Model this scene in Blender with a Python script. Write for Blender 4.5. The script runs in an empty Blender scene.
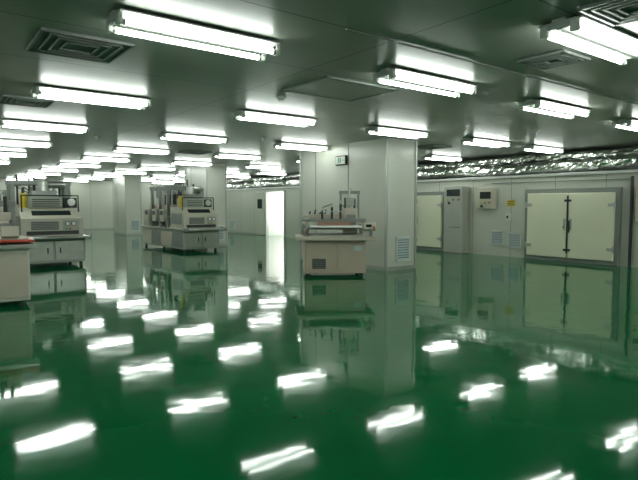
import bpy, bmesh, math, random
from mathutils import Vector, Matrix, noise
random.seed(4)
scene = bpy.context.scene
H = 2.6

# ---------------------------------------------------------------- materials
def new_mat(name):
    m = bpy.data.materials.new(name); m.use_nodes = True
    nt = m.node_tree
    return m, nt, nt.nodes['Principled BSDF']

def simple(name, col, rough=0.5, metal=0.0, var=0.06, scale=6.0, bump=0.0):
    m, nt, b = new_mat(name)
    b.inputs['Roughness'].default_value = rough
    b.inputs['Metallic'].default_value = metal
    tc = nt.nodes.new('ShaderNodeTexCoord')
    n = nt.nodes.new('ShaderNodeTexNoise'); n.inputs['Scale'].default_value = scale
    n.inputs['Detail'].default_value = 4
    nt.links.new(tc.outputs['Object'], n.inputs['Vector'])
    r = nt.nodes.new('ShaderNodeValToRGB')
    r.color_ramp.elements[0].position = 0.3; r.color_ramp.elements[1].position = 0.7
    r.color_ramp.elements[0].color = [c*(1-var) for c in col]+[1]
    r.color_ramp.elements[1].color = [min(1, c*(1+var)) for c in col]+[1]
    nt.links.new(n.outputs['Fac'], r.inputs['Fac'])
    nt.links.new(r.outputs['Color'], b.inputs['Base Color'])
    if bump:
        bp = nt.nodes.new('ShaderNodeBump'); bp.inputs['Strength'].default_value = bump
        bp.inputs['Distance'].default_value = 0.02
        nt.links.new(n.outputs['Fac'], bp.inputs['Height'])
        nt.links.new(bp.outputs['Normal'], b.inputs['Normal'])
    return m

def emis(name, col, s):
    m, nt, b = new_mat(name)
    b.inputs['Base Color'].default_value = (*col, 1)
    b.inputs['Emission Color'].default_value = (*col, 1)
    b.inputs['Emission Strength'].default_value = s
    return m

def panel_mat(name, col, seam, axes, rough, width=0.008, offs=(0, 0, 0), var=0.05, spec=0.5):
    """axes: list of (axis index, period)."""
    m, nt, b = new_mat(name)
    N, L = nt.nodes, nt.links
    tc = N.new('ShaderNodeTexCoord'); sp = N.new('ShaderNodeSeparateXYZ')
    L.new(tc.outputs['Object'], sp.inputs[0])
    mask = None; cells = []
    for (ax, per) in axes:
        a = N.new('ShaderNodeMath'); a.operation = 'ADD'; a.inputs[1].default_value = offs[ax]
        L.new(sp.outputs[ax], a.inputs[0])
        p = N.new('ShaderNodeMath'); p.operation = 'PINGPONG'; p.inputs[1].default_value = per/2
        L.new(a.outputs[0], p.inputs[0])
        lt = N.new('ShaderNodeMath'); lt.operation = 'LESS_THAN'; lt.inputs[1].default_value = width
        L.new(p.outputs[0], lt.inputs[0])
        d = N.new('ShaderNodeMath'); d.operation = 'DIVIDE'; d.inputs[1].default_value = per
        L.new(a.outputs[0], d.inputs[0])
        f = N.new('ShaderNodeMath'); f.operation = 'FLOOR'; L.new(d.outputs[0], f.inputs[0])
        cells.append(f)
        if mask is None: mask = lt
        else:
            mx = N.new('ShaderNodeMath'); mx.operation = 'MAXIMUM'
            L.new(mask.outputs[0], mx.inputs[0]); L.new(lt.outputs[0], mx.inputs[1]); mask = mx
    cb = N.new('ShaderNodeCombineXYZ')
    for i, c in enumerate(cells): L.new(c.outputs[0], cb.inputs[i])
    wn = N.new('ShaderNodeTexWhiteNoise'); wn.noise_dimensions = '3D'
    L.new(cb.outputs[0], wn.inputs['Vector'])
    r = N.new('ShaderNodeMapRange'); r.inputs['To Min'].default_value = 1-var; r.inputs['To Max'].default_value = 1+var
    L.new(wn.outputs['Value'], r.inputs['Value'])
    vm = N.new('ShaderNodeVectorMath'); vm.operation = 'SCALE'; vm.inputs[0].default_value = col
    L.new(r.outputs[0], vm.inputs['Scale'])
    mix = N.new('ShaderNodeMix'); mix.data_type = 'RGBA'
    L.new(mask.outputs[0], mix.inputs['Factor'])
    L.new(vm.outputs[0], mix.inputs[6]); mix.inputs[7].default_value = (*seam, 1)
    L.new(mix.outputs[2], b.inputs['Base Color'])
    b.inputs['Roughness'].default_value = rough
    b.inputs['Specular IOR Level'].default_value = spec
    return m

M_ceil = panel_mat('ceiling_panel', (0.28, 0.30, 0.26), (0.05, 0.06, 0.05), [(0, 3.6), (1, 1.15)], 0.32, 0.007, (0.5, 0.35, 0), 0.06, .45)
M_wall = panel_mat('wall_panel', (0.56, 0.57, 0.50), (0.20, 0.21, 0.18), [(1, 1.15)], 0.35, 0.007, (0, 0.2, 0), 0.05)
M_wallx = panel_mat('wall_panel_far', (0.56, 0.57, 0.50), (0.20, 0.21, 0.18), [(0, 1.15)], 0.35, 0.007, (0.3, 0, 0), 0.05)
M_col = simple('column_panel', (0.60, 0.61, 0.54), 0.32, 0, 0.02, 1.5)
M_alu = simple('aluminium_trim', (0.45, 0.47, 0.44), 0.4, 0.5, 0.04)
M_cream = simple('machine_cream_paint', (0.53, 0.49, 0.40), 0.4, 0, 0.05, 3)
M_tan = simple('machine_tan_paint', (0.52, 0.44, 0.35), 0.4, 0, 0.05, 3)
M_white = simple('machine_white_paint', (0.60, 0.60, 0.53), 0.35, 0, 0.04, 3)
M_hood = simple('machine_hood_paint', (0.50, 0.49, 0.40), 0.35, 0, 0.05, 3)
M_mgrey = simple('machine_grey_green_paint', (0.36, 0.39, 0.33), 0.35, 0, 0.06, 3)
M_door = simple('oven_door_enamel', (0.78, 0.78, 0.60), 0.35, 0, 0.03, 1.2)
M_grey = simple('grey_paint', (0.24, 0.26, 0.24), 0.45, 0, 0.06, 4)
M_cab = simple('oven_cabinet_grey_paint', (0.42, 0.43, 0.38), 0.4, 0, 0.05, 3)
M_dark = simple('dark_rubber', (0.03, 0.035, 0.035), 0.5, 0, 0.15, 6)
M_steel = simple('stainless_steel', (0.50, 0.52, 0.49), 0.28, 0.9, 0.08, 5)
M_glass = simple('dark_glass', (0.02, 0.03, 0.03), 0.08, 0, 0.1, 3)
M_red = simple('red_plastic', (0.50, 0.06, 0.03), 0.4)
M_orange = simple('squeegee_holder', (0.34, 0.20, 0.14), 0.45)
M_yel = simple('yellow_plastic', (0.65, 0.5, 0.05), 0.4)
M_green = simple('green_plastic', (0.03, 0.35, 0.12), 0.4)
M_blue = simple('louvre_blue_grey', (0.50, 0.60, 0.62), 0.4)
M_mesh = simple('screen_mesh', (0.36, 0.35, 0.28), 0.5, 0, 0.1, 12)
M_foil = simple('aluminium_foil', (0.85, 0.87, 0.84), 0.18, 1.0, 0.08, 9, 0.8)
M_vent = simple('vent_grey', (0.10, 0.12, 0.11), 0.5)
M_house = simple('fixture_grey_white', (0.46, 0.48, 0.46), 0.5)
M_plastic = simple('white_plastic', (0.7, 0.72, 0.68), 0.4)
M_tube = emis('fluorescent_tube', (0.93, 1.0, 0.93), 21)
M_passage_glow = emis('passage_glow', (1.0, 1.0, 0.96), 6)  # emission shared by the corridor ceiling light and the added glow panel

# floor : glossy green epoxy
M_floor, nt, b = new_mat('green_epoxy_floor')
N, L = nt.nodes, nt.links
tc = N.new('ShaderNodeTexCoord')
n1 = N.new('ShaderNodeTexNoise'); n1.inputs['Scale'].default_value = 0.7; n1.inputs['Detail'].default_value = 5
L.new(tc.outputs['Object'], n1.inputs['Vector'])
r1 = N.new('ShaderNodeValToRGB')
r1.color_ramp.elements[0].position = .3; r1.color_ramp.elements[1].position = .7
r1.color_ramp.elements[0].color = (0.0003, 0.108, 0.030, 1)
r1.color_ramp.elements[1].color = (0.0003, 0.138, 0.040, 1)
L.new(n1.outputs['Fac'], r1.inputs['Fac']); L.new(r1.outputs['Color'], b.inputs['Base Color'])
n2 = N.new('ShaderNodeTexNoise'); n2.inputs['Scale'].default_value = 3.5; n2.inputs['Detail'].default_value = 5
L.new(tc.outputs['Object'], n2.inputs['Vector'])
mr = N.new('ShaderNodeMapRange'); mr.inputs['From Min'].default_value = .3; mr.inputs['From Max'].default_value = .7
mr.inputs['To Min'].default_value = .045; mr.inputs['To Max'].default_value = .07
L.new(n2.outputs['Fac'], mr.inputs['Value']); L.new(mr.outputs[0], b.inputs['Roughness'])
n3 = N.new('ShaderNodeTexNoise'); n3.inputs['Scale'].default_value = 2.0; n3.inputs['Detail'].default_value = 2
L.new(tc.outputs['Object'], n3.inputs['Vector'])
bp = N.new('ShaderNodeBump'); bp.inputs['Strength'].default_value = 0.10; bp.inputs['Distance'].default_value = 0.03
L.new(n3.outputs['Fac'], bp.inputs['Height']); L.new(bp.outputs['Normal'], b.inputs['Normal'])
b.inputs['IOR'].default_value = 1.40

# ---------------------------------------------------------------- mesh builder
class B:
    def __init__(s): s.bm = bmesh.new(); s.mats = []
    def mi(s, m):
        if m not in s.mats: s.mats.append(m)
        return s.mats.index(m)
    def _fin(s, geo, m, mat):
        vs = [v for v in geo if isinstance(v, bmesh.types.BMVert)]
        for v in vs: v.co = mat @ v.co
        i = s.mi(m)
        for f in {f for v in vs for f in v.link_faces}: f.material_index = i
    def box(s, c, d, m, bev=0.0, rot=(0, 0, 0)):
        T = Matrix.Translation(c) @ Matrix.Rotation(rot[2], 4, 'Z') @ Matrix.Rotation(rot[1], 4, 'Y') @ Matrix.Rotation(rot[0], 4, 'X')
        g = bmesh.ops.create_cube(s.bm, size=1)['verts']
        for v in g: v.co = Vector((v.co.x*d[0], v.co.y*d[1], v.co.z*d[2]))
        if bev:
            es = list({e for v in g for e in v.link_edges})
            r = bmesh.ops.bevel(s.bm, geom=es, offset=bev, segments=2, affect='EDGES', profile=0.5)
            g = list({v for f in r['faces'] for v in f.verts} | {v for v in g if v.is_valid})
        s._fin(g, m, T)
    def cyl(s, p0, p1, r, m, seg=12, r2=None):
        p0, p1 = Vector(p0), Vector(p1); d = p1-p0
        g = bmesh.ops.create_cone(s.bm, cap_ends=True, segments=seg, radius1=r, radius2=r if r2 is None else r2, depth=d.length)['verts']
        T = Matrix.Translation((p0+p1)/2) @ d.to_track_quat('Z', 'Y').to_matrix().to_4x4()
        s._fin(g, m, T)
    def prism(s, prof, x0, x1, m):
        """profile of (y,z) extruded along x"""
        a = [s.bm.verts.new((x0, y, z)) for y, z in prof]; c = [s.bm.verts.new((x1, y, z)) for y, z in prof]
        n = len(prof); fs = [s.bm.faces.new(a), s.bm.faces.new(c[::-1])]
        for i in range(n): fs.append(s.bm.faces.new((a[i], c[i], c[(i+1) % n], a[(i+1) % n])))
        for f in fs: f.material_index = s.mi(m)
    def mesh(s, name):
        bmesh.ops.recalc_face_normals(s.bm, faces=s.bm.faces)
        me = bpy.data.meshes.new(name); s.bm.to_mesh(me); s.bm.free()
        for m in s.mats: me.materials.append(m)
        return me
    def obj(s, name, loc=(0, 0, 0), rz=0):
        return place(s.mesh(name), name, loc, rz)
def place(me, name, loc, rz=0):
    o = bpy.data.objects.new(name, me); scene.collection.objects.link(o)
    o.location = loc; o.rotation_euler = (0, 0, rz); return o

# ---------------------------------------------------------------- room shell
XL, XR, XB, Y0, Y1 = -5.0, 12.0, 13.3, -4.0, 30.5
PZ = 1.98
def slab(name, x0, x1, y0, y1, z0, z1, m):
    q = B(); q.box(((x0+x1)/2, (y0+y1)/2, (z0+z1)/2), (x1-x0, y1-y0, z1-z0), m); return q.obj(name)
slab('floor', XL-.2, XB+.2, Y0-.2, Y1+.2, -.1, 0, M_floor)
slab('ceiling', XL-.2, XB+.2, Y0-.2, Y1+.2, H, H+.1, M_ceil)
slab('wall_left', XL-.1, XL, Y0, Y1, 0, H, M_wall)
slab('wall_back', XL, XB, Y0-.1, Y0, 0, H, M_wallx)
slab('wall_far', XL, XB, Y1, Y1+.1, 0, H, M_wallx)
slab('wall_outer', XB, XB+.1, Y0, Y1, 0, H, M_wall)
# partition (ovens stand behind it) with a doorway
DY0, DY1, DZ = 18.05, 19.45, 1.88
q = B()
for (a, c, z0, z1) in [(Y0, DY0, 0, PZ), (DY1, Y1, 0, PZ), (DY0, DY1, DZ, PZ)]:
    q.box((XR+.04, (a+c)/2, (z0+z1)/2), (.08, c-a, z1-z0), M_wall)
q.box(((XR+XB)/2+.05, (Y0+Y1)/2, PZ+.02), (XB-XR-.08, Y1-Y0, .04), M_grey)
# little passage walls
q.box(((XR+XB)/2+.03, DY0-.05, PZ/2), (XB-XR-.1, .06, PZ), M_plastic)
q.box(((XR+XB)/2+.03, DY1+.05, PZ/2), (XB-XR-.1, .06, PZ), M_plastic)
q.obj('wall_right')
q = B()
q.box((XR, (Y0+Y1)/2, PZ+.02), (.14, Y1-Y0, .07), M_alu, .008)
q.obj('trim_1')
q = B()
for y in (DY0, DY1): q.box((XR, y, DZ/2), (.14, .06, DZ), M_alu, .006)
q.box((XR, (DY0+DY1)/2, DZ), (.14, DY1-DY0+.06, .06), M_alu, .006)
q.obj('door_frame')
q = B()  # opened leaf
q.box((0, 0, .94), (.05, .66, 1.8), M_white, .01); q.box((-.03, 0, 1.35), (.02, .3, .4), M_glass)
q.cyl((-.07, -.25, .95), (-.07, -.25, 1.1), .012, M_steel)
q.obj('door_1', (XR-.07, DY1+.42, 0), math.radians(6))
q = B(); q.box((0, 0, 0), (.7, 1.0, .05), M_plastic, .01); q.box((0, 0, -.03), (.62, .92, .012), M_passage_glow)
q.obj('corridor_ceiling_light', (XR+.65, (DY0+DY1)/2, PZ-.03))
q = B(); q.box((0, 0, .98), (.03, 1.26, 1.78), M_passage_glow)  # glowing panel with frame bars, added to make the whole passage bright
for z in (.06, 1.88): q.box((-.01, 0, z), (.05, 1.3, .05), M_plastic)
for y in (-.63, .63): q.box((-.01, y, .97), (.05, .05, 1.85), M_plastic)
q.box((-.02, 0, .97), (.03, .03, 1.8), M_plastic)
q.obj('passage_glow_panel_1', (XB-.03, (DY0+DY1)/2, 0))
# skirting
for nm, (x0, x1, y0, y1) in {'baseboard_right': (XR-.015, XR, DY1+.8, Y1), 'baseboard_far': (XL, XR, Y1-.015, Y1), 'baseboard_left': (XL, XL+.015, Y0, Y1)}.items():
    slab(nm, x0, x1, y0, y1, 0, .08, M_alu)

# ---------------------------------------------------------------- columns
def louvre(q, c, w, h, nrm='x', n=9):
    """grille on plane facing -x or -y"""
    def bx(cu, cz, wu, hz, t, m, o):
        if nrm == 'x': q.box((c[0]-o, c[1]+cu, c[2]+cz), (t, wu, hz), m)
        else: q.box((c[0]+cu, c[1]-o, c[2]+cz), (wu, t, hz), m)
    bx(0, 0, w, h, .01, M_grey, .005)
    for sx in (-1, 1): bx(sx*w/2, 0, .025, h+.025, .03, M_plastic, .012)
    for sz in (-1, 1): bx(0, sz*h/2, w+.025, .025, .03, M_plastic, .012)
    for i in range(n): bx(0, -h/2+h*(i+.5)/n, w-.02, h/n*.6, .02, M_blue, .014)

def column(x0, x1, y0, y1, vents=True):
    q = B()
    q.box(((x0+x1)/2, (y0+y1)/2, H/2), (x1-x0, y1-y0, H), M_col)
    for x in (x0, x1):
        for y in (y0, y1): q.box((x, y, H/2), (.05, .05, H-.002), M_alu, .01)
    yy = y0+1.15
    while yy < y1-.3:
        q.box((x0-.001, yy, H/2), (.012, .012, H-.01), M_grey); yy += 1.15
    q.box(((x0+x1)/2, (y0+y1)/2, .04), (x1-x0+.03, y1-y0+.03, .08), M_alu)
    if vents: louvre(q, ((x0+x1)/2+.05, y0-.002, .42), .36, .46, 'y')
    return q.obj('wall_column')
COLS = [(7.42, 8.24, 7.6, 10.49), (7.42, 8.1, 15.6, 17.2), (7.42, 8.1, 23.6, 25.2)]
for c in COLS: column(*c)
q = B()
q.box((0, 0, 0), (.05, .34, .2), M_dark, .01); q.box((-.026, 0, .0), (.008, .3, .16), M_plastic)
q.box((-.032, .03, .0), (.004, .10, .11), M_green)
q.box((-.035, .03, .035), (.004, .02, .02), M_plastic); q.box((-.035, .03, .0), (.004, .022, .05), M_plastic, rot=(.3, 0, 0))
q.box((-.035, .045, -.035), (.004, .012, .04), M_plastic, rot=(.6, 0, 0)); q.box((-.035, .015, -.035), (.004, .012, .04), M_plastic, rot=(-.6, 0, 0))
q.box((-.032, -.09, .0), (.004, .07, .015), M_green)
q.obj('exit_sign', (7.42-.03, 8.95, 2.25))

# ---------------------------------------------------------------- light fixtures
q = B()
q.box((0, 0, -.025), (1.26, .10, .05), M_house, .006)
q.prism([(-.16, -.03), (-.05, -.05), (-.02, -.075), (.02, -.075), (.05, -.05), (.16, -.03), (.16, -.02), (-.16, -.02)], -.62, .62, M_house)
for s in (-1, 1):
    for y in (-.11, .11): q.box((s*.615, y, -.07), (.03, .06, .08), M_plastic, .006)
    q.box((s*.615, 0, -.045), (.03, .26, .05), M_house, .006)
for y in (-.11, .11):
    q.cyl((-.6, y, -.085), (.6, y, -.085), .02, M_tube, 12)
    for s in (-1, 1): q.cyl((s*.6, y, -.085), (s*.575, y, -.085), .022, M_alu, 10)
FX = q.mesh('fluorescent_light_fixture')
cols = [-3.2, -.72, 1.76, 4.28, 6.76, 9.26, 11.36]
rows = [3.8+2.85*i for i in range(-2, 10)]
for i, y in enumerate(rows):
    for x in cols:
        yy = y
        if abs(x-4.28) < .1 and i == 1: yy = 2.05
        if yy > Y1-.5: continue
        inside = any(a-.75 < x < c+.75 and d-.2 < yy < e+.2 for a, c, d, e in COLS)
        xx = x
        if inside: xx = min(x, 7.42-.68) if x < 7.8 else x
        place(FX, 'fluorescent_light_fixture', (xx, yy, H))

# ---------------------------------------------------------------- ceiling fittings
def diffuser(name, loc, s, n=4, dark=M_vent):
    q = B()
    q.box((0, 0, -.008), (s, s, .016), dark)
    for k in range(n):
        w = s*(1-k/n*.85)
        for sx in (-1, 1):
            q.box((sx*w/2, 0, -.02), (.018, w+.02, .02), M_grey)
            q.box((0, sx*w/2, -.02), (w+.02, .018, .02), M_grey)
    return q.obj(name, loc)
diffuser('ceiling_air_diffuser', (1.15, 4.75, H), .66)
diffuser('ceiling_air_diffuser', (1.2, 7.6, H), .55)
diffuser('ceiling_air_diffuser', (4.6, 2.62, H), .42, 5)
diffuser('ceiling_air_diffuser', (3.8, 1.6, H), .5)
diffuser('ceiling_air_diffuser', (5.6, 12.4, H), .6)
diffuser('ceiling_air_diffuser', (9.3, 8.1, H), .6)
q = B(); q.box((0, 0, -.006), (1.0, .8, .012), M_ceil)
for s in (-1, 1): q.box((s*.5, 0, -.01), (.02, .82, .02), M_grey); q.box((0, s*.4, -.01), (1.02, .02, .02), M_grey)
q.obj('ceiling_access_hatch', (3.9, 4.75, H))
for p in [(3.6, 5.5), (5.5, 9.0), (8.6, 5.2), (2.9, 10.8)]:
    q = B(); q.cyl((0, 0, 0), (0, 0, -.02), .06, M_plastic, 20); q.cyl((0, 0, -.02), (0, 0, -.05), .045, M_plastic, 20, .03)
    q.obj('smoke_detector', (*p, H))
q = B(); q.cyl((2.6, 3.1, H-.012), (11.5, 3.1, H-.012), .008, M_grey, 8)
q.obj('ceiling_conduit')

# ---------------------------------------------------------------- foil ducts
def foil(name, x, z, r, y0, y1, sx=1.0, seed=0):
    bm = bmesh.new(); n = int((y1-y0)/.06); m = 20; rings = []
    for i in range(n+1):
        y = y0+(y1-y0)*i/n; ring = []
        for k in range(m):
            a = 2*math.pi*k/m
            p = Vector((math.cos(a)*2, y*5, math.sin(a)*2+seed*7))
            rr = r*(1+.20*noise.noise(p)+.16*noise.noise(p*2.7)) * (1-.10*(math.sin(y*2*math.pi/.9) > .93))
            ring.append(bm.verts.new((x+math.cos(a)*rr*sx, y, z+math.sin(a)*rr+.02*math.sin(y*1.3+seed))))
        rings.append(ring)
    for i in range(n):
        for k in range(m): bm.faces.new((rings[i][k], rings[i][(k+1) % m], rings[i+1][(k+1) % m], rings[i+1][k]))
    bm.faces.new(rings[0]); bm.faces.new(rings[-1][::-1])
    bmesh.ops.recalc_face_normals(bm, faces=bm.faces)
    me = bpy.data.meshes.new(name); bm.to_mesh(me); bm.free(); me.materials.append(M_foil)
    return place(me, name, (0, 0, 0))
foil('foil_insulated_duct', 12.20, 2.20, .14, -3, 29, 1, 1)
foil('foil_insulated_duct', 12.42, 2.44, .11, -3, 29, 1, 4)
foil('foil_insulated_duct', 12.75, 2.26, .20, -3, 29, 1, 2)

# ---------------------------------------------------------------- ovens on right wall
def oven(y0, y1, name='industrial_drying_oven', z1=1.56):
    q = B(); ym = (y0+y1)/2; w = y1-y0
    q.box((XR-.056, ym, (z1+.12)/2), (.11, w+.16, z1+.12), M_grey, .012)
    for s in (-1, 1):
        c = ym+s*w/4
        q.box((XR-.135, c, (z1+.07)/2+.02), (.07, w/2-.03, z1-.09), M_door, .015)
        for zz in (.35, 1.3):
            q.cyl((XR-.185, ym+s*(w/2), zz-.07), (XR-.185, ym+s*(w/2), zz+.07), .022, M_steel)
            q.box((XR-.175, ym+s*(w/2-.07), zz), (.012, .14, .07), M_steel, .003)
        q.box((XR-.178, ym+s*.07, .86), (.02, .05, .26), M_steel, .004)
        q.cyl((XR-.2, ym+s*.07, .8), (XR-.23, ym+s*.07, .8), .012, M_dark)
    q.cyl((XR-.235, ym-.07, .68), (XR-.235, ym-.07, .95), .015, M_dark)
    for zz in (.28, 1.4): q.box((XR-.178, ym, zz), (.02, .16, .05), M_dark, .004)
    q.box((XR-.178, ym, .86), (.014, .035, 1.3), M_dark)
    return q.obj(name)
oven(5.28, 7.32)
oven(9.93, 11.9)
def control_cabinet(y, w, z0, z1, dep, paint=M_cream, name='oven_control_cabinet'):
    q = B(); x = XR-.003-dep/2
    q.box((x, y, (z0+z1)/2), (dep, w, z1-z0), paint, .015)
    f = XR-dep-.008
    q.box((f, y, z1-.17), (.012, w*.7, .18), M_glass)
    for k in range(3):
        q.cyl((f, y+(-.3+.3*k)*w, z1-.36), (f-.03, y+(-.3+.3*k)*w, z1-.36), .022, (M_red, M_green, M_yel)[k])
    q.cyl((f, y+w*.2, z1-.45), (f-.04, y+w*.2, z1-.45), .03, M_dark)
    if z1-z0 > 1: q.box((f, y-w*.1, (z0+z1)/2-.2), (.01, w*.6, .012), M_dark)
    return q.obj(name)
control_cabinet(8.5, .46, 1.2, 1.72, .16)
control_cabinet(9.42, .62, 0.0, 1.80, .30, M_cab)
control_cabinet(4.72, .34, .95, 1.7, .14)
q = B()
q.cyl((XR-.05, 5.0, .0), (XR-.05, 5.0, 1.9), .03, M_dark); q.cyl((XR-.05, 5.0, 1.85), (XR-.05, 8.4, 1.85), .012, M_grey)
q.obj('electrical_conduit')
for (y, z) in [(8.22, .46), (7.72, .42)]:
    q = B(); louvre(q, (XR-.002, y, z), .34, .36, 'x', 8); q.obj('wall_return_air_grille')
q = B(); q.box((0, 0, 0), (.02, .22, .16), M_yel, .003); q.box((-.012, 0, .03), (.004, .18, .02), M_dark); q.box((-.012, 0, -.02), (.004, .14, .02), M_dark)
q.obj('hazard_label', (XR-.01, 7.85, 1.35))
q = B(); q.box((0, 0, 0), (.07, .12, .18), M_plastic, .008); q.box((-.04, 0, .02), (.01, .05, .07), M_dark)
q.obj('socket_box', (XR-.035, 7.9, .98))
for y in (14.2, 22.5, 25.5):
    q = B(); louvre(q, (XR-.002, y, .4), .5, .4, 'x', 8); q.obj('wall_return_air_grille')

# ---------------------------------------------------------------- machines
def printer_mesh():
    """flat-bed screen printing machine, front = -y"""
    q = B()
    q.box((0, 0, .36), (1.12, .72, .60), M_tan, .015)
    for sx in (-1, 1):
        for sy in (-1, 1):
            q.cyl((sx*.48, sy*.28, 0), (sx*.48, sy*.28, .07), .035, M_dark, 12)
    q.box((-.28, -.365, .36), (.50, .012, .5), M_tan, .004); q.box((.28, -.365, .36), (.50, .012, .5), M_tan, .004)
    q.box((-.30, -.375, .24), (.24, .012, .18), M_dark, .003)
    for k in range(5): q.box((-.30, -.383, .17+.035*k), (.22, .008, .012), M_grey)
    q.box((.06, -.378, .40), (.02, .02, .12), M_steel); q.box((.40, -.375, .52), (.14, .01, .09), M_blue)
    q.box((0, -.05, .70), (1.42, .92, .07), M_cream, .012)
    q.box((0, -.10, .75), (.95, .66, .03), M_steel, .004)
    # head column on the right rear with tall lift frame
    q.box((.34, .24, .98), (.26, .26, .52), M_cream, .015)
    q.box((.34, .105, 1.02), (.18, .01, .2), M_grey)
    q.box((-.50, .28, .92), (.10, .12, .38), M_cream, .01)
    for x in (.16, .50): q.box((x, .26, 1.28), (.04, .05, .56), M_grey, .005)
    q.box((.33, .26, 1.54), (.40, .07, .06), M_grey, .006)
    q.box((.33, .22, 1.36), (.16, .12, .16), M_mgrey, .008)
    q.cyl((.33, .24, 1.22), (.33, .24, 1.62), .022, M_steel)
    q.cyl((.24, .2, 1.22), (.24, .2, 1.44), .02, M_dark); q.cyl((.42, .2, 1.22), (.42, .2, 1.42), .02, M_dark)
    for sx in (-1, 1):
        q.box((sx*.56, -.04, .90), (.06, .80, .06), M_grey, .008)
        q.box((sx*.56, .28, .80), (.06, .08, .2), M_grey, .008)
    q.box((-.08, .28, 1.08), (.95, .10, .09), M_cream, .012)
    a = math.radians(-5)
    for sx in (-1, 1): q.box((sx*.45, -.08, .88), (.045, .78, .04), M_steel, .004, (a, 0, 0))
    q.box((0, -.47, .915), (.9, .045, .04), M_steel, .004, (a, 0, 0)); q.box((0, .31, .846), (.9, .045, .04), M_steel, .004, (a, 0, 0))
    q.box((0, -.08, .872), (.87, .75, .006), M_mesh, 0, (a, 0, 0))
    for sx in (-1, 1): q.cyl((sx*.56, -.44, .98), (sx*.56, .3, .98), .018, M_steel)
    q.box((0, -.05, 1.02), (1.20, .08, .06), M_grey, .008)
    q.box((0, -.12, .95), (.62, .025, .08), M_orange, .003); q.box((0, -.02, .95), (.62, .02, .08), M_steel, .003)
    for x, h in ((-.22, 1.20), (-.04, 1.26), (.12, 1.32)):
        q.cyl((x, -.08, 1.04), (x, -.08, h), .022, M_dark, 12); q.cyl((x, -.08, h), (x, -.08, h+.07), .01, M_steel, 8)
    q.box((-.05, -.08, 1.18), (.44, .04, .025), M_steel, .004)
    for s in (-.2, .1): q.cyl((s, -.05, 1.26), (s+.2, .22, 1.32), .008, M_dark, 6)
    for k in range(4): q.cyl((-.44+.1*k, .28, 1.12), (-.42+.1*k, .28, 1.18+.03*(k % 2)), .014, M_dark, 8)
    q.box((.63, -.42, .80), (.05, .05, .16), M_grey)
    q.box((.60, -.46, .91), (.22, .10, .13), M_cream, .01, (math.radians(-25), 0, 0))
    q.box((.58, -.515, .93), (.10, .01, .05), M_glass, 0, (math.radians(-25), 0, 0))
    q.cyl((.67, -.50, .91), (.67, -.54, .895), .018, M_red, 12)
    return q.mesh('screen_printing_machine')
PR = printer_mesh()
place(PR, 'screen_printing_machine', (6.30, 7.85, 0), math.radians(-33))
place(PR, 'screen_printing_machine', (1.9, 18.6, 0), 0)
place(PR, 'screen_printing_machine', (.9, 12.6, 0), 0)

# near-left cabinet style machine
q = B()
q.box((0, 0, .40), (1.25, 1.0, .68), M_white, .02)
for sx in (-1, 1):
    for sy in (-1, 1): q.cyl((sx*.52, sy*.4, 0), (sx*.52, sy*.4, .07), .04, M_dark, 12)
q.box((.31, -.505, .40), (.58, .012, .58), M_cream, .004); q.box((-.31, -.505, .40), (.58, .012, .58), M_cream, .004)
q.box((.05, -.515, .42), (.02, .02, .14), M_steel); q.box((-.05, -.515, .42), (.02, .02, .14), M_steel)
q.box((.631, 0, .42), (.012, .8, .5), M_cream, .004)
q.box((0, 0, .77), (1.40, 1.15, .06), M_steel, .01)
q.box((0, -.1, .84), (1.38, .9, .03), M_red, .006); q.box((0, -.1, .862), (1.26, .78, .01), M_mesh)
# gantry
for x in (-.5, .5): q.box((x, .38, 1.06), (.08, .1, .54), M_grey, .01)
q.box((0, .38, 1.32), (1.1, .10, .09), M_grey, .01); q.box((0, .36, 1.14), (.96, .10, .12), M_cream, .012); q.box((.0, .0, 1.02), (.9, .07, .07), M_grey, .006)
for x in (-.5, .5): q.box((x, .18, 1.08), (.05, .42, .05), M_grey)
for x in (-.15, .15): q.cyl((x, 0, 1.0), (x, 0, 1.22), .03, M_dark)
for x in (.3, .42): q.cyl((x, .34, 1.1), (x, .34, 1.42), .025, M_dark)
q.box((.42, -.42, .95), (.2, .1, .14), M_cream, .01, (math.radians(-20), 0, 0))
q.obj('cabinet_screen_press', (.62, 8.35, 0), math.radians(-4))

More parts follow.
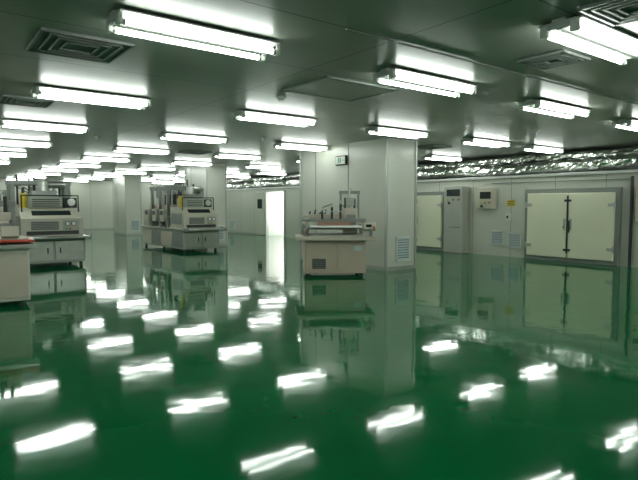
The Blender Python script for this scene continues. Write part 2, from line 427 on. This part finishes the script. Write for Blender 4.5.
def line_mesh(W, Ln, base=.60, seed=0):
    """long conveyor print / cure line; front face at y=0, runs to y=Ln"""
    rnd = random.Random(seed)
    q = B(); h = W/2
    q.box((0, Ln/2, base/2+.05), (W, Ln, base-.08), M_mgrey, .015)
    for sx in (-1, 1):
        for y in (.1, Ln*.5, Ln-.1): q.cyl((sx*(h-.08), y, 0), (sx*(h-.08), y, .08), .035, M_dark, 12)
    n = max(2, int(Ln/.7))
    for k in range(n):
        y = Ln*(k+.5)/n
        for sx in (-1, 1): q.box((sx*(h+.004), y, base/2+.04), (.012, Ln/n-.06, base-.2), M_cream if k % 2 else M_grey, .004)
    for x in (-W*.24, W*.24):
        q.box((x, -.006, base/2+.04), (W*.44, .014, base-.2), M_steel, .004); q.box((x*.4, -.02, base/2+.05), (.02, .02, .12), M_dark)
    # in-feed bed with rollers
    q.box((0, Ln/2-.06, base+.03), (W+.10, Ln+.22, .06), M_steel, .008)
    for k in range(4): q.cyl((-h, -.34+.08*k, base+.03), (h, -.34+.08*k, base+.03), .03, M_steel, 14)
    for sx in (-1, 1): q.box((sx*(h+.02), -.2, base+.03), (.04, .38, .09), M_grey, .006)
    # big tapered hood at front
    q.prism([(.02, base+.06), (.95, base+.06), (.95, 1.24), (.30, 1.24), (.02, 1.02)], -h+.03, h-.03, M_hood)
    q.box((0, .012, base+.12), (W*.8, .014, .08), M_dark)
    q.box((-.12*W, .012, .87), (W*.42, .014, .18), M_grey, .003)
    for k in range(5): q.box((-.12*W, .004, .80+.035*k), (W*.40, .006, .010), M_dark)
    q.box((W*.28, .012, .87), (W*.26, .014, .22), M_mgrey, .003)
    for k, m in enumerate((M_green, M_red, M_yel)): q.cyl((W*.20+.07*k, 0, .80), (W*.20+.07*k, -.025, .80), .018, m, 10)
    for k in range(2):   # round gauges
        q.cyl((W*.22+.12*k, .01, .91), (W*.22+.12*k, -.02, .91), .048, M_dark, 18); q.cyl((W*.22+.12*k, -.018, .91), (W*.22+.12*k, -.024, .91), .038, M_plastic, 18)
    q.box((0, .155, 1.133), (W*.6, .01, .14), M_glass, 0, (math.radians(-51.8), 0, 0))
    q.box((-h+.02, .5, .92), (.012, .7, .3), M_grey)
    # hopper / blower tower and its pipework
    q.box((-.08, .55, 1.36), (W*.52, .6, .24), M_mgrey, .012)
    for k in range(4): q.box((-.08, .245, 1.28+.045*k), (W*.42, .008, .018), M_dark)
    q.prism([(.30, 1.48), (.80, 1.48), (.70, 1.60), (.42, 1.60)], -.32, .16, M_grey)
    q.cyl((-.08, .55, 1.6), (-.08, .55, 1.80), .10, M_steel, 18)
    q.cyl((-.08, .55, 1.74), (h-.2, .75, 1.74), .07, M_steel, 16)
    q.cyl((h-.2, .75, 1.22), (h-.2, .75, 1.78), .08, M_grey, 16)
    q.box((h-.2, .45, 1.34), (.24, .3, .24), M_dark, .01); q.cyl((h-.2, .30, 1.36), (h-.2, .26, 1.36), .08, M_steel, 16)
    q.cyl((-h+.16, .5, 1.22), (-h+.16, .5, 1.55), .07, M_yel, 16); q.cyl((-h+.16, .5, 1.55), (-h+.16, .5, 1.66), .03, M_dark, 10)
    for x in (-h+.08, h-.08): q.cyl((x, .2, 1.13), (x, .2, 1.50), .014, M_dark, 8)
    q.cyl((-h+.08, .2, 1.50), (h-.08, .2, 1.50), .014, M_dark, 8)
    # gantries and mechanism behind
    y = 1.2
    while y < Ln-.2:
        for x in (-h+.06, h-.06): q.box((x, y, (base+1.85)/2), (.08, .10, 1.85-base), M_grey, .006)
        q.box((0, y, 1.80), (W, .12, .10), M_grey, .006); q.box((0, y, 1.25), (W, .10, .12), M_cream, .008)
        q.box((rnd.uniform(-.2, .2), y-.1, 1.45), (.26, .14, .34), M_dark, .01)
        q.box((rnd.uniform(-.3, .3), y-.02, 1.62), (.2, .16, .2), M_mgrey, .01)
        for x in (-.3, -.1, .15, .32):
            z = rnd.uniform(1.7, 2.05); q.cyl((x*W, y+.08, 1.0), (x*W, y+.08, z), .024, M_dark if rnd.random() < .6 else M_steel, 10)
        q.box((0, y+.15, .96), (W*.9, .5, .05), M_steel, .006); q.box((0, y+.15, .85), (W*.8, .42, .12), M_grey, .006)
        q.cyl((-h+.1, y, 1.8), (h*.3, y+.4, 1.42), .012, M_dark, 6)
        q.box((-h-.03, y+.2, 1.0), (.06, .3, .36), M_hood, .008); q.box((-h-.065, y+.2, 1.07), (.01, .2, .12), M_dark)
        y += .62
    q.box((0, Ln-.3, .90), (W*.96, .55, .5), M_hood, .015)
    return q.mesh('screen_printing_line')
place(line_mesh(1.25, 2.2, .60, 3), 'conveyor_curing_machine', (2.37, 12.3, 0))
place(line_mesh(1.08, 3.2, .60, 8), 'screen_printing_line', (6.4, 13.8, 0))
LM = line_mesh(1.1, 2.4, .60, 5)
place(LM, 'screen_printing_line', (2.3, 21.5, 0))
place(LM, 'screen_printing_line', (4.9, 23.5, 0))

# ---------------------------------------------------------------- world + camera
w = bpy.data.worlds.new('world'); scene.world = w; w.use_nodes = True
w.node_tree.nodes['Background'].inputs[0].default_value = (.5, .6, .55, 1)
w.node_tree.nodes['Background'].inputs[1].default_value = 0.0
cam = bpy.data.cameras.new('camera'); co = bpy.data.objects.new('camera', cam); scene.collection.objects.link(co)
cam.sensor_width = 36; cam.lens = 30.36; cam.clip_end = 200
co.location = (0, 0, 1.3)
co.rotation_euler = (math.radians(90-3.72), 0, -math.atan2(.6045, .7966))
scene.camera = co
scene.view_settings.view_transform = 'Standard'
